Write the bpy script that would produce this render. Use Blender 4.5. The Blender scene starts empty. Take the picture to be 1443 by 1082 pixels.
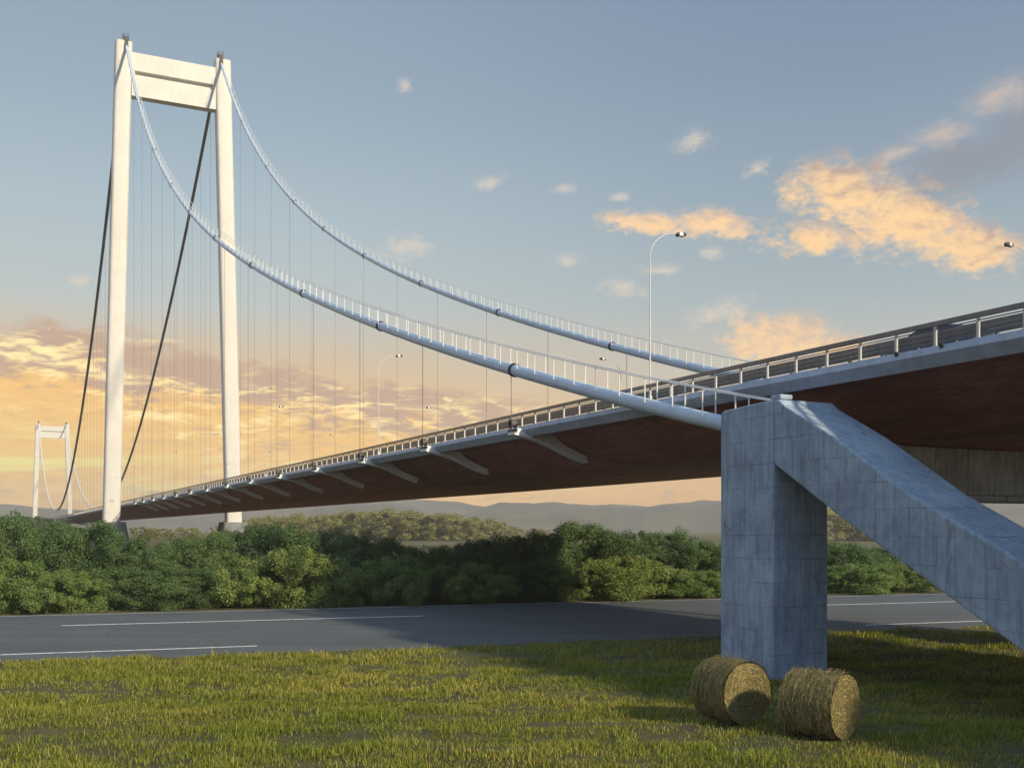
import bpy, math, random
import numpy as np
from mathutils import Vector, Matrix
R = math.radians
random.seed(7)
rng = np.random.default_rng(11)
scene = bpy.context.scene
COL = scene.collection

# ------------------------------------------------------------------ camera
EYE = 4.9
cam_d = bpy.data.cameras.new("camera")
cam = bpy.data.objects.new("camera", cam_d)
COL.objects.link(cam)
cam.location = (0, 0, EYE)
cam.rotation_euler = (R(90), 0, 0)
cam_d.sensor_width = 36
cam_d.lens = 37.42
cam_d.shift_y = 0.1407
cam_d.clip_start = 0.1
cam_d.clip_end = 20000
scene.camera = cam
scene.view_settings.view_transform = 'Standard'
scene.view_settings.look = 'None'
scene.view_settings.exposure = 0.12
scene.view_settings.gamma = 1.0
scene.render.engine = 'CYCLES'
scene.cycles.use_denoising = True
scene.cycles.max_bounces = 8
scene.cycles.transparent_max_bounces = 12

# ------------------------------------------------------------------ node helpers
def lin(c):
    return tuple((v / 255 / 12.92) if v / 255 <= .04045 else ((v / 255 + .055) / 1.055) ** 2.4 for v in c)

class NT:
    """small wrapper to write node trees tersely"""
    def __init__(self, tree):
        self.t = tree
        self.n = tree.nodes
        self.l = tree.links
    def node(self, typ, **kw):
        nd = self.n.new(typ)
        for k, v in kw.items():
            setattr(nd, k, v)
        return nd
    def put(self, sock, v):
        if isinstance(v, bpy.types.NodeSocket):
            self.l.new(v, sock)
        elif v is not None:
            if sock.type == 'RGBA' and hasattr(v, '__len__') and len(v) == 3:
                v = tuple(v) + (1,)
            sock.default_value = v
    def m(self, op, a, b=None, c=None, clamp=False):
        nd = self.node('ShaderNodeMath', operation=op, use_clamp=clamp)
        for i, v in enumerate((a, b, c)):
            if v is not None:
                self.put(nd.inputs[i], v)
        return nd.outputs[0]
    def vm(self, op, a, b=None):
        nd = self.node('ShaderNodeVectorMath', operation=op)
        self.put(nd.inputs[0], a)
        if b is not None:
            self.put(nd.inputs[1], b)
        return nd.outputs['Value'] if op in ('DOT_PRODUCT', 'LENGTH') else nd.outputs[0]
    def comb(self, x, y, z):
        nd = self.node('ShaderNodeCombineXYZ')
        for i, v in enumerate((x, y, z)):
            self.put(nd.inputs[i], v)
        return nd.outputs[0]
    def sep(self, v):
        nd = self.node('ShaderNodeSeparateXYZ')
        self.put(nd.inputs[0], v)
        return nd.outputs
    def noise(self, vec, scale, detail=5, rough=.55, dist=0.0):
        nd = self.node('ShaderNodeTexNoise')
        self.put(nd.inputs['Vector'], vec)
        nd.inputs['Scale'].default_value = scale
        nd.inputs['Detail'].default_value = detail
        nd.inputs['Roughness'].default_value = rough
        nd.inputs['Distortion'].default_value = dist
        return nd.outputs['Fac']
    def smooth(self, v, lo, hi, a=0.0, b=1.0):
        nd = self.node('ShaderNodeMapRange', interpolation_type='SMOOTHSTEP')
        self.put(nd.inputs['Value'], v)
        nd.inputs['From Min'].default_value = lo
        nd.inputs['From Max'].default_value = hi
        nd.inputs['To Min'].default_value = a
        nd.inputs['To Max'].default_value = b
        return nd.outputs[0]
    def mix(self, f, a, b, mode='MIX'):
        nd = self.node('ShaderNodeMix', data_type='RGBA', blend_type=mode)
        self.put(nd.inputs[0], f)
        self.put(nd.inputs[6], a)
        self.put(nd.inputs[7], b)
        return nd.outputs[2]
    def ramp(self, f, stops):
        nd = self.node('ShaderNodeValToRGB')
        cr = nd.color_ramp
        while len(cr.elements) < len(stops):
            cr.elements.new(.5)
        for e, (p, c) in zip(cr.elements, stops):
            e.position = p
            e.color = tuple(c) + (1,)
        self.put(nd.inputs[0], f)
        return nd.outputs[0]

# ------------------------------------------------------------------ sun and sky
SUN_EL = R(27)
SH = Vector((.747, -.665, 0)).normalized()           # horizontal direction towards the sun
sdir = Vector((SH.x * math.cos(SUN_EL), SH.y * math.cos(SUN_EL), math.sin(SUN_EL)))
sun_d = bpy.data.lights.new("sun", 'SUN')
sun_d.energy = 4.6
sun_d.angle = R(2.5)
sun_d.color = (1.0, .84, .58)
sun = bpy.data.objects.new("sun", sun_d)
COL.objects.link(sun)
sun.rotation_euler = (-sdir).to_track_quat('-Z', 'Y').to_euler()
sun.location = sdir * 300

world = bpy.data.worlds.new("World")
scene.world = world
world.use_nodes = True
wt = NT(world.node_tree)
wt.n.clear()
out = wt.node('ShaderNodeOutputWorld')
bg = wt.node('ShaderNodeBackground')
bg.inputs['Strength'].default_value = 0.1
wt.l.new(bg.outputs[0], out.inputs[0])
sky = wt.node('ShaderNodeTexSky', sky_type='NISHITA', sun_disc=False)
sky.sun_elevation = SUN_EL
sky.sun_rotation = math.atan2(SH.x, SH.y)
sky.dust_density = 1.5
tc = wt.node('ShaderNodeTexCoord')
DX, DY, DZ = wt.sep(tc.outputs['Generated'])
EL = wt.m('ARCSINE', DZ)                              # elevation above the horizon
AZ = wt.m('ARCTAN2', DX, DY)                          # compass bearing from the road's far side

def stops(*rows):
    return [(max(0, e) / 90, lin(c)) for e, c in rows]
elf = wt.m('DIVIDE', EL, math.pi / 2, clamp=True)
west = wt.ramp(elf, stops((0, (236, 170, 92)), (1.5, (255, 198, 98)), (3.5, (255, 206, 110)), (6.5, (244, 194, 122)),
                          (9, (216, 192, 158)), (11.5, (190, 197, 193)), (16, (172, 190, 198)), (21, (153, 173, 187)), (28, (137, 155, 175)),
                          (45, (160, 180, 206)), (90, (176, 194, 216))))
north = wt.ramp(elf, stops((0, (228, 164, 96)), (2, (248, 184, 100)), (4.5, (228, 194, 142)), (8, (198, 194, 180)),
                           (12, (166, 180, 185)), (17, (145, 165, 179)), (23, (127, 148, 170)), (28, (116, 138, 166)),
                           (45, (160, 180, 206)), (90, (176, 194, 216))))
east = wt.ramp(elf, stops((0, (110, 165, 215)), (8, (85, 155, 222)), (25, (84, 152, 222)), (50, (158, 186, 212)), (90, (176, 194, 216))))
grad = wt.mix(wt.smooth(AZ, R(-16), R(20)), west, north)
back = wt.smooth(wt.m('ABSOLUTE', AZ), R(45), R(95))
grad = wt.mix(back, grad, east)
base = wt.mix(.9, wt.vm('MULTIPLY', sky.outputs[0], (1.0, 1.0, 1.0)), wt.vm('SCALE', grad, None))
wt.n[-1]
# scale node for the gradient: brings it to the range of the physical sky
for nd in wt.n:
    if nd.type == 'VECT_MATH' and nd.operation == 'SCALE':
        nd.inputs['Scale'].default_value = 10.0

CV = wt.comb(wt.m('MULTIPLY', AZ, 1.0), wt.m('MULTIPLY', EL, 1.7), 0.0)
fine = wt.noise(CV, 46, 8, .62, .4)
coarse = wt.noise(wt.vm('ADD', CV, (3.1, 1.7, .4)), 15, 5, .55, .3)
vfine = wt.noise(wt.vm('ADD', CV, (7.3, 2.2, .9)), 110, 6, .6, .2)

def blob(az, el, raz, rel, tilt=0.0):
    """soft ellipse on the sky dome, 1 at its middle, 0 at its rim and falling beyond"""
    u = wt.m('SUBTRACT', AZ, R(az))
    v = wt.m('SUBTRACT', EL, R(el))
    c, s = math.cos(R(tilt)), math.sin(R(tilt))
    p = wt.m('ADD', wt.m('MULTIPLY', u, c), wt.m('MULTIPLY', v, s))
    q = wt.m('SUBTRACT', wt.m('MULTIPLY', v, c), wt.m('MULTIPLY', u, s))
    p = wt.m('DIVIDE', p, R(raz))
    q = wt.m('DIVIDE', q, R(rel))
    d = wt.m('SQRT', wt.m('ADD', wt.m('MULTIPLY', p, p), wt.m('MULTIPLY', q, q)))
    return wt.m('SUBTRACT', 1.0, d), q

lit_side = wt.m('SUBTRACT', fine, wt.noise(wt.vm('ADD', CV, (-.006, .010, 0)), 46, 8, .62, .4))   # sunlit against shaded flank of each billow
def cloud(col, spots, warm, grey, amp=1.5, soft=.7, flip=-.1, op=1.0):
    """clouds that gather around the given spots, ragged by noise; sunlit undersides and grey tops"""
    best = bestq = None
    for sp in spots:
        b, q = blob(*sp)
        if best is None:
            best, bestq = b, q
        else:
            gt = wt.m('GREATER_THAN', b, best)
            bestq = wt.m('ADD', wt.m('MULTIPLY', q, gt), wt.m('MULTIPLY', bestq, wt.m('SUBTRACT', 1.0, gt)))
            best = wt.m('MAXIMUM', best, b)
    nz = wt.m('ADD', wt.m('MULTIPLY', wt.m('SUBTRACT', fine, .5), amp * 2.0), wt.m('MULTIPLY', wt.m('SUBTRACT', vfine, .5), amp * .9))
    nz = wt.m('ADD', nz, wt.m('MULTIPLY', wt.m('SUBTRACT', coarse, .5), amp * 1.8))
    dens = wt.m('MULTIPLY', wt.smooth(wt.m('ADD', best, nz), -.18, soft - .18), op)
    shade = wt.m('ADD', wt.m('MULTIPLY', bestq, .8), wt.m('ADD', wt.m('MULTIPLY', wt.m('SUBTRACT', coarse, .5), 2.2), wt.m('MULTIPLY', lit_side, 3.0)))
    cc = wt.mix(wt.smooth(shade, -.8 + flip, .9 + flip), wt.vm('MULTIPLY', lin(warm), (10, 10, 10)), wt.vm('MULTIPLY', lin(grey), (10, 10, 10)))
    return wt.mix(dens, col, cc)

c = base
# grey veil above the big cloud on the right, then the cloud itself
b, q = blob(23.5, 17.5, 7.5, 2.6, 22)
c = wt.mix(wt.m('MULTIPLY', wt.smooth(wt.m('ADD', b, wt.m('MULTIPLY', wt.m('SUBTRACT', coarse, .5), 1.3)), .1, .9), .55), c, wt.vm('MULTIPLY', lin((140, 137, 145)), (10, 10, 10)))
c = cloud(c, [(17.3, 16.7, 3.2, 1.7, -14), (20.4, 15.2, 4.4, 2.0, -22), (22.8, 13.9, 3.4, 1.3, -18), (15.9, 14.6, 2.8, 1.1, -8)], (255, 212, 158), (182, 160, 152), .95, .95, .5)
c = cloud(c, [(22.1, 19.05, 2.0, .8, 4), (24.5, 20.3, 2.6, 1.0, 14), (19.9, 18.4, 1.3, .5, 5)], (236, 204, 174), (170, 160, 162), .8, 1.6, .2, .75)
# smaller sunlit puffs
c = cloud(c, [(7.2, 15.9, 2.6, .7, -4), (10.8, 15.7, 1.9, .8, -10), (14.2, 9.9, 3.4, 1.5, -8), (17.0, 9.2, 2.4, 1.0, -8)], (250, 210, 162), (200, 182, 168), .9, .8, .35)
c = cloud(c, [(9.7, 19.7, 1.4, .6, 5), (-5.8, 22.5, .4, .5, 50), (-5.8, 14.8, 1.4, .8, 12), 
              (6.0, 12.7, 1.6, .6, -6), (10.6, 14.3, .8, .4, 0), (3.0, 14.1, 1.1, .45, 0), (8.2, 13.5, 1.2, .45, 0), (11.2, 11.3, 1.9, .8, 10), (-6.2, 27.3, .9, .5, 20), (-22.0, 12.2, .6, .4, 0),
              (13.0, 18.2, 1.3, .4, 20), (-1.2, 18.0, 1.0, .45, 8), (2.8, 17.7, .7, .3, 0), (5.8, 17.2, .6, .25, 0)],
          (240, 218, 190), (204, 198, 192), 1.2, 1.4, .3, .62)
# evening cloud bank in the west: mauve tops over golden, dappled undersides
edge = wt.m('ADD', wt.m('MULTIPLY', wt.m('ADD', AZ, R(25.5)), -.13), R(10.3))
depth = wt.m('DIVIDE', wt.m('SUBTRACT', edge, EL), R(1.0))                       # degrees below the bank's upper rim
depth = wt.m('ADD', depth, wt.m('MULTIPLY', wt.m('SUBTRACT', coarse, .5), 5.0))
depth = wt.m('ADD', depth, wt.m('MULTIPLY', wt.m('SUBTRACT', fine, .5), 2.2))
inbank = wt.m('MULTIPLY', wt.smooth(depth, -.2, 1.1), wt.smooth(AZ, R(9), R(-3)))
mauve = wt.vm('MULTIPLY', lin((196, 164, 142)), (10, 10, 10))
gold = wt.vm('MULTIPLY', lin((255, 202, 116)), (10, 10, 10))
LV = wt.comb(wt.m('MULTIPLY', AZ, .55), wt.m('MULTIPLY', EL, 2.2), 4.2)
dap = wt.noise(LV, 62, 7, .62, .5)
dap2 = wt.noise(LV, 17, 4, .55, .4)
goldness = wt.m('ADD', wt.smooth(depth, .8, 3.6), wt.m('MULTIPLY', wt.m('SUBTRACT', dap, .5), 2.6))
bank = wt.mix(wt.smooth(goldness, .25, 1.0), mauve, gold)
bank = wt.mix(wt.smooth(wt.m('ADD', dap, wt.m('MULTIPLY', dap2, .6)), .80, 1.05), bank, wt.vm('MULTIPLY', lin((255, 232, 165)), (12, 12, 12)))
fade = wt.smooth(depth, 8.0, 2.5, .35, .92)
c = wt.mix(wt.m('MULTIPLY', inbank, fade), c, bank)
# bright lemon streaks just above the horizon in the west
SV = wt.comb(wt.m('MULTIPLY', AZ, .22), wt.m('MULTIPLY', EL, 3.2), 9.0)
st = wt.noise(SV, 24, 4, .5, .2)
smask = wt.m('MULTIPLY', wt.smooth(EL, R(1.2), R(2.2)), wt.smooth(EL, R(5.2), R(3.4)))
smask = wt.m('MULTIPLY', smask, wt.smooth(AZ, R(-12), R(-24)))
c = wt.mix(wt.m('MULTIPLY', wt.smooth(st, .47, .62), smask), c, wt.vm('MULTIPLY', lin((255, 238, 140)), (10, 10, 10)))
# thin grey wisps low in the north
wl = wt.noise(wt.comb(wt.m('MULTIPLY', AZ, .7), wt.m('MULTIPLY', EL, 3.0), 2.0), 36, 6, .6, .3)
wm = wt.m('MULTIPLY', wt.smooth(wl, .52, .68), wt.m('MULTIPLY', wt.smooth(EL, R(3.6), R(1.8)), wt.smooth(wt.m('ABSOLUTE', AZ), R(60), R(30))))
c = wt.mix(wt.m('MULTIPLY', wm, .55), c, wt.vm('MULTIPLY', lin((165, 150, 142)), (10, 10, 10)))
wt.l.new(c, bg.inputs['Color'])

# ------------------------------------------------------------------ mesh helpers
class MB:
    def __init__(self):
        self.v = []
        self.f = []
    def add(self, vs, fs):
        o = len(self.v)
        self.v += [tuple(p) for p in vs]
        self.f += [tuple(i + o for i in q) for q in fs]
        return self
    def box(self, x0, x1, y0, y1, z0, z1):
        return self.add([(x0, y0, z0), (x1, y0, z0), (x1, y1, z0), (x0, y1, z0), (x0, y0, z1), (x1, y0, z1), (x1, y1, z1), (x0, y1, z1)],
                        [(3, 2, 1, 0), (4, 5, 6, 7), (0, 1, 5, 4), (1, 2, 6, 5), (2, 3, 7, 6), (3, 0, 4, 7)])
    def tube(self, pts, r, n=8, caps=True):
        pts = [Vector(p) for p in pts]
        rs = r if hasattr(r, '__len__') else [r] * len(pts)
        rings = []
        up = None
        for i, p in enumerate(pts):
            t = (pts[min(i + 1, len(pts) - 1)] - pts[max(i - 1, 0)]).normalized()
            if up is None:
                up = Vector((0, 0, 1)) if abs(t.z) < .9 else Vector((1, 0, 0))
            s = t.cross(up).normalized()
            u = s.cross(t).normalized()
            up = u
            rings.append([p + (s * math.cos(2 * math.pi * k / n) + u * math.sin(2 * math.pi * k / n)) * rs[i] for k in range(n)])
        vs = [q for rg in rings for q in rg]
        fs = []
        for i in range(len(pts) - 1):
            for k in range(n):
                a, b = i * n + k, i * n + (k + 1) % n
                fs.append((b, a, a + n, b + n))
        if caps:
            fs.append(tuple(range(n)))
            fs.append(tuple(reversed(range((len(pts) - 1) * n, len(pts) * n))))
        return self.add(vs, fs)
    def loft(self, rings, caps=True, closed=True):
        n = len(rings[0])
        vs = [p for rg in rings for p in rg]
        fs = []
        for i in range(len(rings) - 1):
            for k in range(n if closed else n - 1):
                a, b = i * n + k, i * n + (k + 1) % n
                fs.append((a, b, b + n, a + n))
        if caps and closed:
            fs.append(tuple(reversed(range(n))))
            fs.append(tuple(range((len(rings) - 1) * n, len(rings) * n)))
        return self.add(vs, fs)
    def mesh(self, name, mat, smooth=False):
        me = bpy.data.meshes.new(name)
        me.from_pydata(self.v, [], self.f)
        me.update()
        if mat:
            me.materials.append(mat)
        if smooth:
            me.polygons.foreach_set('use_smooth', [True] * len(me.polygons))
            if smooth != 'all':
                me.set_sharp_from_angle(angle=R(smooth if smooth is not True else 40))
        return me
    def build(self, name, mat, parent=None, smooth=False, loc=None, rot=None):
        return link(name, self.mesh(name, mat, smooth), parent, loc, rot)

def link(name, me, parent=None, loc=None, rot=None):
    o = bpy.data.objects.new(name, me)
    COL.objects.link(o)
    if parent:
        o.parent = parent
    if loc is not None:
        o.location = loc
    if rot is not None:
        o.rotation_euler = rot
    return o
def bevel(o, w, seg=2):
    md = o.modifiers.new('edge', 'BEVEL')
    md.width = w
    md.segments = seg
    md.limit_method = 'ANGLE'
    md.angle_limit = R(35)
    return o
def thing(name, label, cat, loc=(0, 0, 0), rz=0.0, group=None):
    o = bpy.data.objects.new(name, None)
    COL.objects.link(o)
    o.location = loc
    o.rotation_euler = (0, 0, rz)
    o.empty_display_size = .3
    o['label'] = label
    o['category'] = cat
    if group:
        o['group'] = group
    return o
def np_mesh(name, co, tris, mat, attrs=None, smooth=False):
    me = bpy.data.meshes.new(name)
    nv, nt = len(co), len(tris)
    me.vertices.add(nv)
    me.vertices.foreach_set('co', np.asarray(co, np.float32).ravel())
    me.loops.add(nt * 3)
    me.loops.foreach_set('vertex_index', np.asarray(tris, np.int32).ravel())
    me.polygons.add(nt)
    me.polygons.foreach_set('loop_start', np.arange(0, nt * 3, 3, dtype=np.int32))
    me.update(calc_edges=True)
    if smooth:
        me.polygons.foreach_set('use_smooth', np.ones(nt, dtype=bool))
    for k, v in (attrs or {}).items():
        at = me.attributes.new(k, 'FLOAT', 'POINT')
        at.data.foreach_set('value', np.asarray(v, np.float32))
    me.materials.append(mat)
    me.validate()
    return me
_perm = rng.random((256, 256))
def vnoise(x, y):
    """smooth value noise, -1..1"""
    x = np.asarray(x, float); y = np.asarray(y, float)
    xi = np.floor(x).astype(int); yi = np.floor(y).astype(int)
    fx = x - xi; fy = y - yi
    fx = fx * fx * (3 - 2 * fx); fy = fy * fy * (3 - 2 * fy)
    g = lambda a, b: _perm[a & 255, b & 255]
    v = (g(xi, yi) * (1 - fx) + g(xi + 1, yi) * fx) * (1 - fy) + (g(xi, yi + 1) * (1 - fx) + g(xi + 1, yi + 1) * fx) * fy
    return v * 2 - 1

# ------------------------------------------------------------------ materials
def material(name):
    m = bpy.data.materials.new(name)
    m.use_nodes = True
    t = NT(m.node_tree)
    bs = next(n for n in t.n if n.type == 'BSDF_PRINCIPLED')
    return m, t, bs
def bump(t, bs, h, strength=.3, dist=.02):
    b = t.node('ShaderNodeBump')
    b.inputs['Strength'].default_value = strength
    b.inputs['Distance'].default_value = dist
    t.put(b.inputs['Height'], h)
    t.l.new(b.outputs[0], bs.inputs['Normal'])
def obj_co(t):
    return t.node('ShaderNodeTexCoord').outputs['Object']

def mat_paint(name, col, rough=.45, var=.12, scale=.7, metallic=0.0, streak=True):
    m, t, bs = material(name)
    co = obj_co(t)
    n1 = t.noise(co, scale, 5, .6)
    n2 = t.noise(t.vm('MULTIPLY', co, (3, 3, .25)), 1.4, 4, .6)
    f = t.smooth(t.m('ADD', t.m('MULTIPLY', n1, .5), t.m('MULTIPLY', n2, .5 if streak else 0)), .35, .65)
    dark = tuple(v * (1 - var * 1.6) for v in col)
    t.put(bs.inputs['Base Color'], t.mix(f, dark, col))
    bs.inputs['Roughness'].default_value = rough
    bs.inputs['Metallic'].default_value = metallic
    bump(t, bs, n1, .08, .01)
    return m

def mat_concrete(name, ca, cb, panel=(.95, .62), joint=.012, lines=.55):
    m, t, bs = material(name)
    co = obj_co(t)
    x, y, z = t.sep(co)
    uv = t.comb(t.m('ADD', x, y), z, 0)
    cloudy = t.noise(co, .55, 6, .62, .3)
    blot = t.noise(co, 2.3, 6, .65, .2)
    stre = t.noise(t.vm('MULTIPLY', co, (5, 5, .35)), 1.3, 5, .65)
    grain = t.noise(co, 40, 3, .6)
    br = t.node('ShaderNodeTexBrick', offset=.5, squash=1.0)
    t.put(br.inputs['Vector'], t.vm('ADD', uv, t.vm('SCALE', t.node('ShaderNodeTexNoise').outputs['Color'])))
    for nd in t.n:
        if nd.type == 'VECT_MATH' and nd.operation == 'SCALE':
            nd.inputs['Scale'].default_value = .03
    br.inputs['Scale'].default_value = 1.0
    br.inputs['Mortar Size'].default_value = joint
    br.inputs['Mortar Smooth'].default_value = .3
    br.inputs['Brick Width'].default_value = panel[0]
    br.inputs['Row Height'].default_value = panel[1]
    br.inputs['Color1'].default_value = (.0, .0, .0, 1)
    br.inputs['Color2'].default_value = (1, 1, 1, 1)
    br.inputs['Mortar'].default_value = (.5, .5, .5, 1)
    f = t.m('ADD', t.m('MULTIPLY', cloudy, .45), t.m('ADD', t.m('MULTIPLY', blot, .30), t.m('MULTIPLY', stre, .35)))
    col = t.mix(t.smooth(f, .42, .68), cb, ca)
    col = t.mix(t.m('MULTIPLY', br.outputs['Color'], .14), col, tuple(v * .72 for v in cb))
    # rust and damp stains in a few places
    stain = t.smooth(t.noise(t.vm('MULTIPLY', co, (2.6, 2.6, .45)), 1.2, 7, .72, .6), .54, .72)
    col = t.mix(t.m('MULTIPLY', stain, .62), col, (.10, .10, .11))
    # holes and hairline cracks
    vor = t.node('ShaderNodeTexVoronoi', feature='DISTANCE_TO_EDGE')
    t.put(vor.inputs['Vector'], t.vm('ADD', co, t.vm('MULTIPLY', t.node('ShaderNodeTexNoise').outputs['Color'], (.3, .3, .3))))
    vor.inputs['Scale'].default_value = .8
    crack = t.m('MULTIPLY', t.smooth(vor.outputs['Distance'], .012, .0), t.smooth(blot, .5, .62))
    col = t.mix(t.m('MULTIPLY', crack, .55), col, (.08, .08, .09))
    seen = t.smooth(t.noise(co, .9, 4, .6, .5), .40, .60, .12, 1.0)
    col = t.mix(t.m('MULTIPLY', t.m('MULTIPLY', br.outputs['Fac'], seen), lines), col, (.09, .095, .11))
    drip = t.smooth(t.noise(t.vm('MULTIPLY', co, (7, 7, .16)), 1.1, 6, .7, .3), .55, .70)
    col = t.mix(t.m('MULTIPLY', drip, .38), col, (.12, .135, .155))
    pale = t.smooth(t.noise(t.vm('MULTIPLY', co, (3, 3, 1.2)), 1.6, 7, .75, .8), .58, .72)
    col = t.mix(t.m('MULTIPLY', pale, .30), col, (.55, .58, .60))
    t.put(bs.inputs['Base Color'], col)
    bs.inputs['Roughness'].default_value = .88
    h = t.m('SUBTRACT', t.m('ADD', t.m('MULTIPLY', blot, .4), t.m('MULTIPLY', grain, .25)), t.m('MULTIPLY', br.outputs['Fac'], .5))
    bump(t, bs, h, .5, .02)
    return m

M_white = mat_paint('white_paint', (.86, .86, .84), .45, .06)
M_tower = mat_paint('tower_paint', (.69, .665, .61), .55, .08, .25)
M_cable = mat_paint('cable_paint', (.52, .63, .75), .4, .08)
M_dark_cable = mat_paint('dark_cable', (.10, .10, .105), .5, .2)  # carries the near main span's backlit shade in its colour; hangers share it
M_black = mat_paint('black_rubber', (.02, .02, .022), .6, .2)
M_edge = mat_paint('deck_edge_paint', (.46, .54, .66), .5, .16, 1.2)
M_steel = mat_paint('railing_steel', (.17, .18, .20), .35, .2, 2.0, .6)
M_galv = mat_paint('galvanised_post', (.56, .56, .55), .4, .12, 3.0, .3)
M_pole = mat_paint('lamp_pole_paint', (.66, .66, .65), .4, .05)
M_bracket = mat_paint('bracket_paint', (.86, .86, .84), .5, .06, 1.5)
M_saddle = mat_paint('saddle_iron', (.10, .09, .085), .6, .25, 2.0)
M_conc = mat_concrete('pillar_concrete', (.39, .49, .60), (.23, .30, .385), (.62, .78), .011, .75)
M_conc_grey = mat_concrete('crosshead_concrete', (.66, .65, .62), (.42, .41, .40), (.42, 1.2), .02, .5)
M_pier = mat_concrete('pier_concrete', (.26, .26, .26), (.15, .16, .17), (2.5, 1.5), .03)

def mat_soffit():
    m, t, bs = material('red_primer')
    co = obj_co(t)
    n1 = t.noise(t.vm('MULTIPLY', co, (1.0, .35, 1)), .9, 7, .68, .4)
    n2 = t.noise(t.vm('MULTIPLY', co, (3.0, .6, 3)), 2.2, 5, .6)
    f = t.smooth(t.m('ADD', t.m('MULTIPLY', n1, .6), t.m('MULTIPLY', n2, .4)), .36, .66)
    col = t.mix(f, (.30, .105, .090), (.55, .215, .18))
    x, y, z = t.sep(co)
    seam = t.m('ABSOLUTE', t.m('SUBTRACT', t.m('FRACT', t.m('DIVIDE', y, 6.29)), .5))
    col = t.mix(t.smooth(seam, .4955, .499, 0, .55), col, (.07, .03, .027))
    sx = t.m('ABSOLUTE', t.m('SUBTRACT', t.m('FRACT', t.m('DIVIDE', x, 2.4)), .5))
    col = t.mix(t.smooth(sx, .490, .498, 0, .35), col, (.10, .04, .035))
    t.put(bs.inputs['Base Color'], col)
    bs.inputs['Roughness'].default_value = .75
    bump(t, bs, n2, .25, .02)
    return m
M_soffit = mat_soffit()

def mat_asphalt():
    m, t, bs = material('asphalt')
    co = obj_co(t)
    n = t.noise(co, 60, 3, .7)
    big = t.noise(t.vm('MULTIPLY', co, (.05, .5, 1)), 1.6, 5, .6, .2)     # wheel tracks run along the road
    pat = t.noise(co, .35, 5, .6)
    f = t.m('ADD', t.m('MULTIPLY', big, .7), t.m('MULTIPLY', pat, .3))
    col = t.mix(t.smooth(f, .35, .65), (.035, .047, .053), (.074, .088, .096))
    col = t.mix(t.m('MULTIPLY', n, .5), col, (.15, .15, .15), 'MIX')
    vor = t.node('ShaderNodeTexVoronoi', feature='DISTANCE_TO_EDGE')
    t.put(vor.inputs['Vector'], t.vm('ADD', co, t.vm('MULTIPLY', t.node('ShaderNodeTexNoise').outputs['Color'], (2, 2, 0))))
    vor.inputs['Scale'].default_value = .22
    crack = t.m('MULTIPLY', t.smooth(vor.outputs['Distance'], .012, .003), t.smooth(pat, .5, .6))
    col = t.mix(t.m('MULTIPLY', crack, .7), col, (.02, .02, .02))
    t.put(bs.inputs['Base Color'], col)
    bs.inputs['Roughness'].default_value = .82
    bump(t, bs, n, .4, .01)
    return m
M_asphalt = mat_asphalt()

def mat_marking():
    m, t, bs = material('road_paint')
    co = obj_co(t)
    w = t.noise(co, 9, 5, .7)
    t.put(bs.inputs['Base Color'], t.mix(t.smooth(w, .36, .52), (.25, .25, .25), (.82, .81, .78)))
    bs.inputs['Roughness'].default_value = .7
    return m
M_mark = mat_marking()

def mat_earth():
    m, t, bs = material('meadow_soil')
    co = obj_co(t)
    n1 = t.noise(co, .25, 6, .6)
    n2 = t.noise(co, 4, 6, .7)
    far = t.noise(co, .02, 5, .6)
    col = t.mix(t.smooth(t.m('ADD', t.m('MULTIPLY', n1, .5), t.m('MULTIPLY', n2, .5)), .38, .62), (.030, .030, .008), (.085, .075, .018))
    col = t.mix(t.m('MULTIPLY', t.smooth(far, .4, .65), .6), col, (.13, .12, .035))
    t.put(bs.inputs['Base Color'], col)
    bs.inputs['Roughness'].default_value = .95
    bump(t, bs, n2, .6, .06)
    return m
M_earth = mat_earth()

def mat_leaf(name, dark, light, yellow, trans=.35, obj_var=.5):
    m, t, bs = material(name)
    at = t.node('ShaderNodeAttribute', attribute_name='tint')
    oi = t.node('ShaderNodeObjectInfo')
    col = t.mix(at.outputs['Fac'], dark, light)
    col = t.mix(t.m('MULTIPLY', oi.outputs['Random'], obj_var), col, yellow)
    t.put(bs.inputs['Base Color'], col)
    bs.inputs['Roughness'].default_value = .6
    bs.inputs['Specular IOR Level'].default_value = .25
    tr = t.node('ShaderNodeBsdfTranslucent')
    t.put(tr.inputs['Color'], t.mix(.5, col, yellow))
    mx = t.node('ShaderNodeMixShader')
    mx.inputs[0].default_value = trans
    t.l.new(bs.outputs[0], mx.inputs[1])
    t.l.new(tr.outputs[0], mx.inputs[2])
    o = next(n for n in t.n if n.type == 'OUTPUT_MATERIAL')
    t.l.new(mx.outputs[0], o.inputs[0])
    return m
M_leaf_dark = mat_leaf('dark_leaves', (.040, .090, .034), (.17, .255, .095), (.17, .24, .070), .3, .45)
M_leaf_light = mat_leaf('light_leaves', (.085, .155, .038), (.25, .345, .100), (.30, .34, .085), .3, .55)
M_leaf_gold = mat_leaf('golden_leaves', (.17, .19, .055), (.33, .34, .12), (.42, .36, .12), .3, .4)
M_bark = mat_paint('bark', (.10, .075, .055), .9, .4, 3.0)

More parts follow.
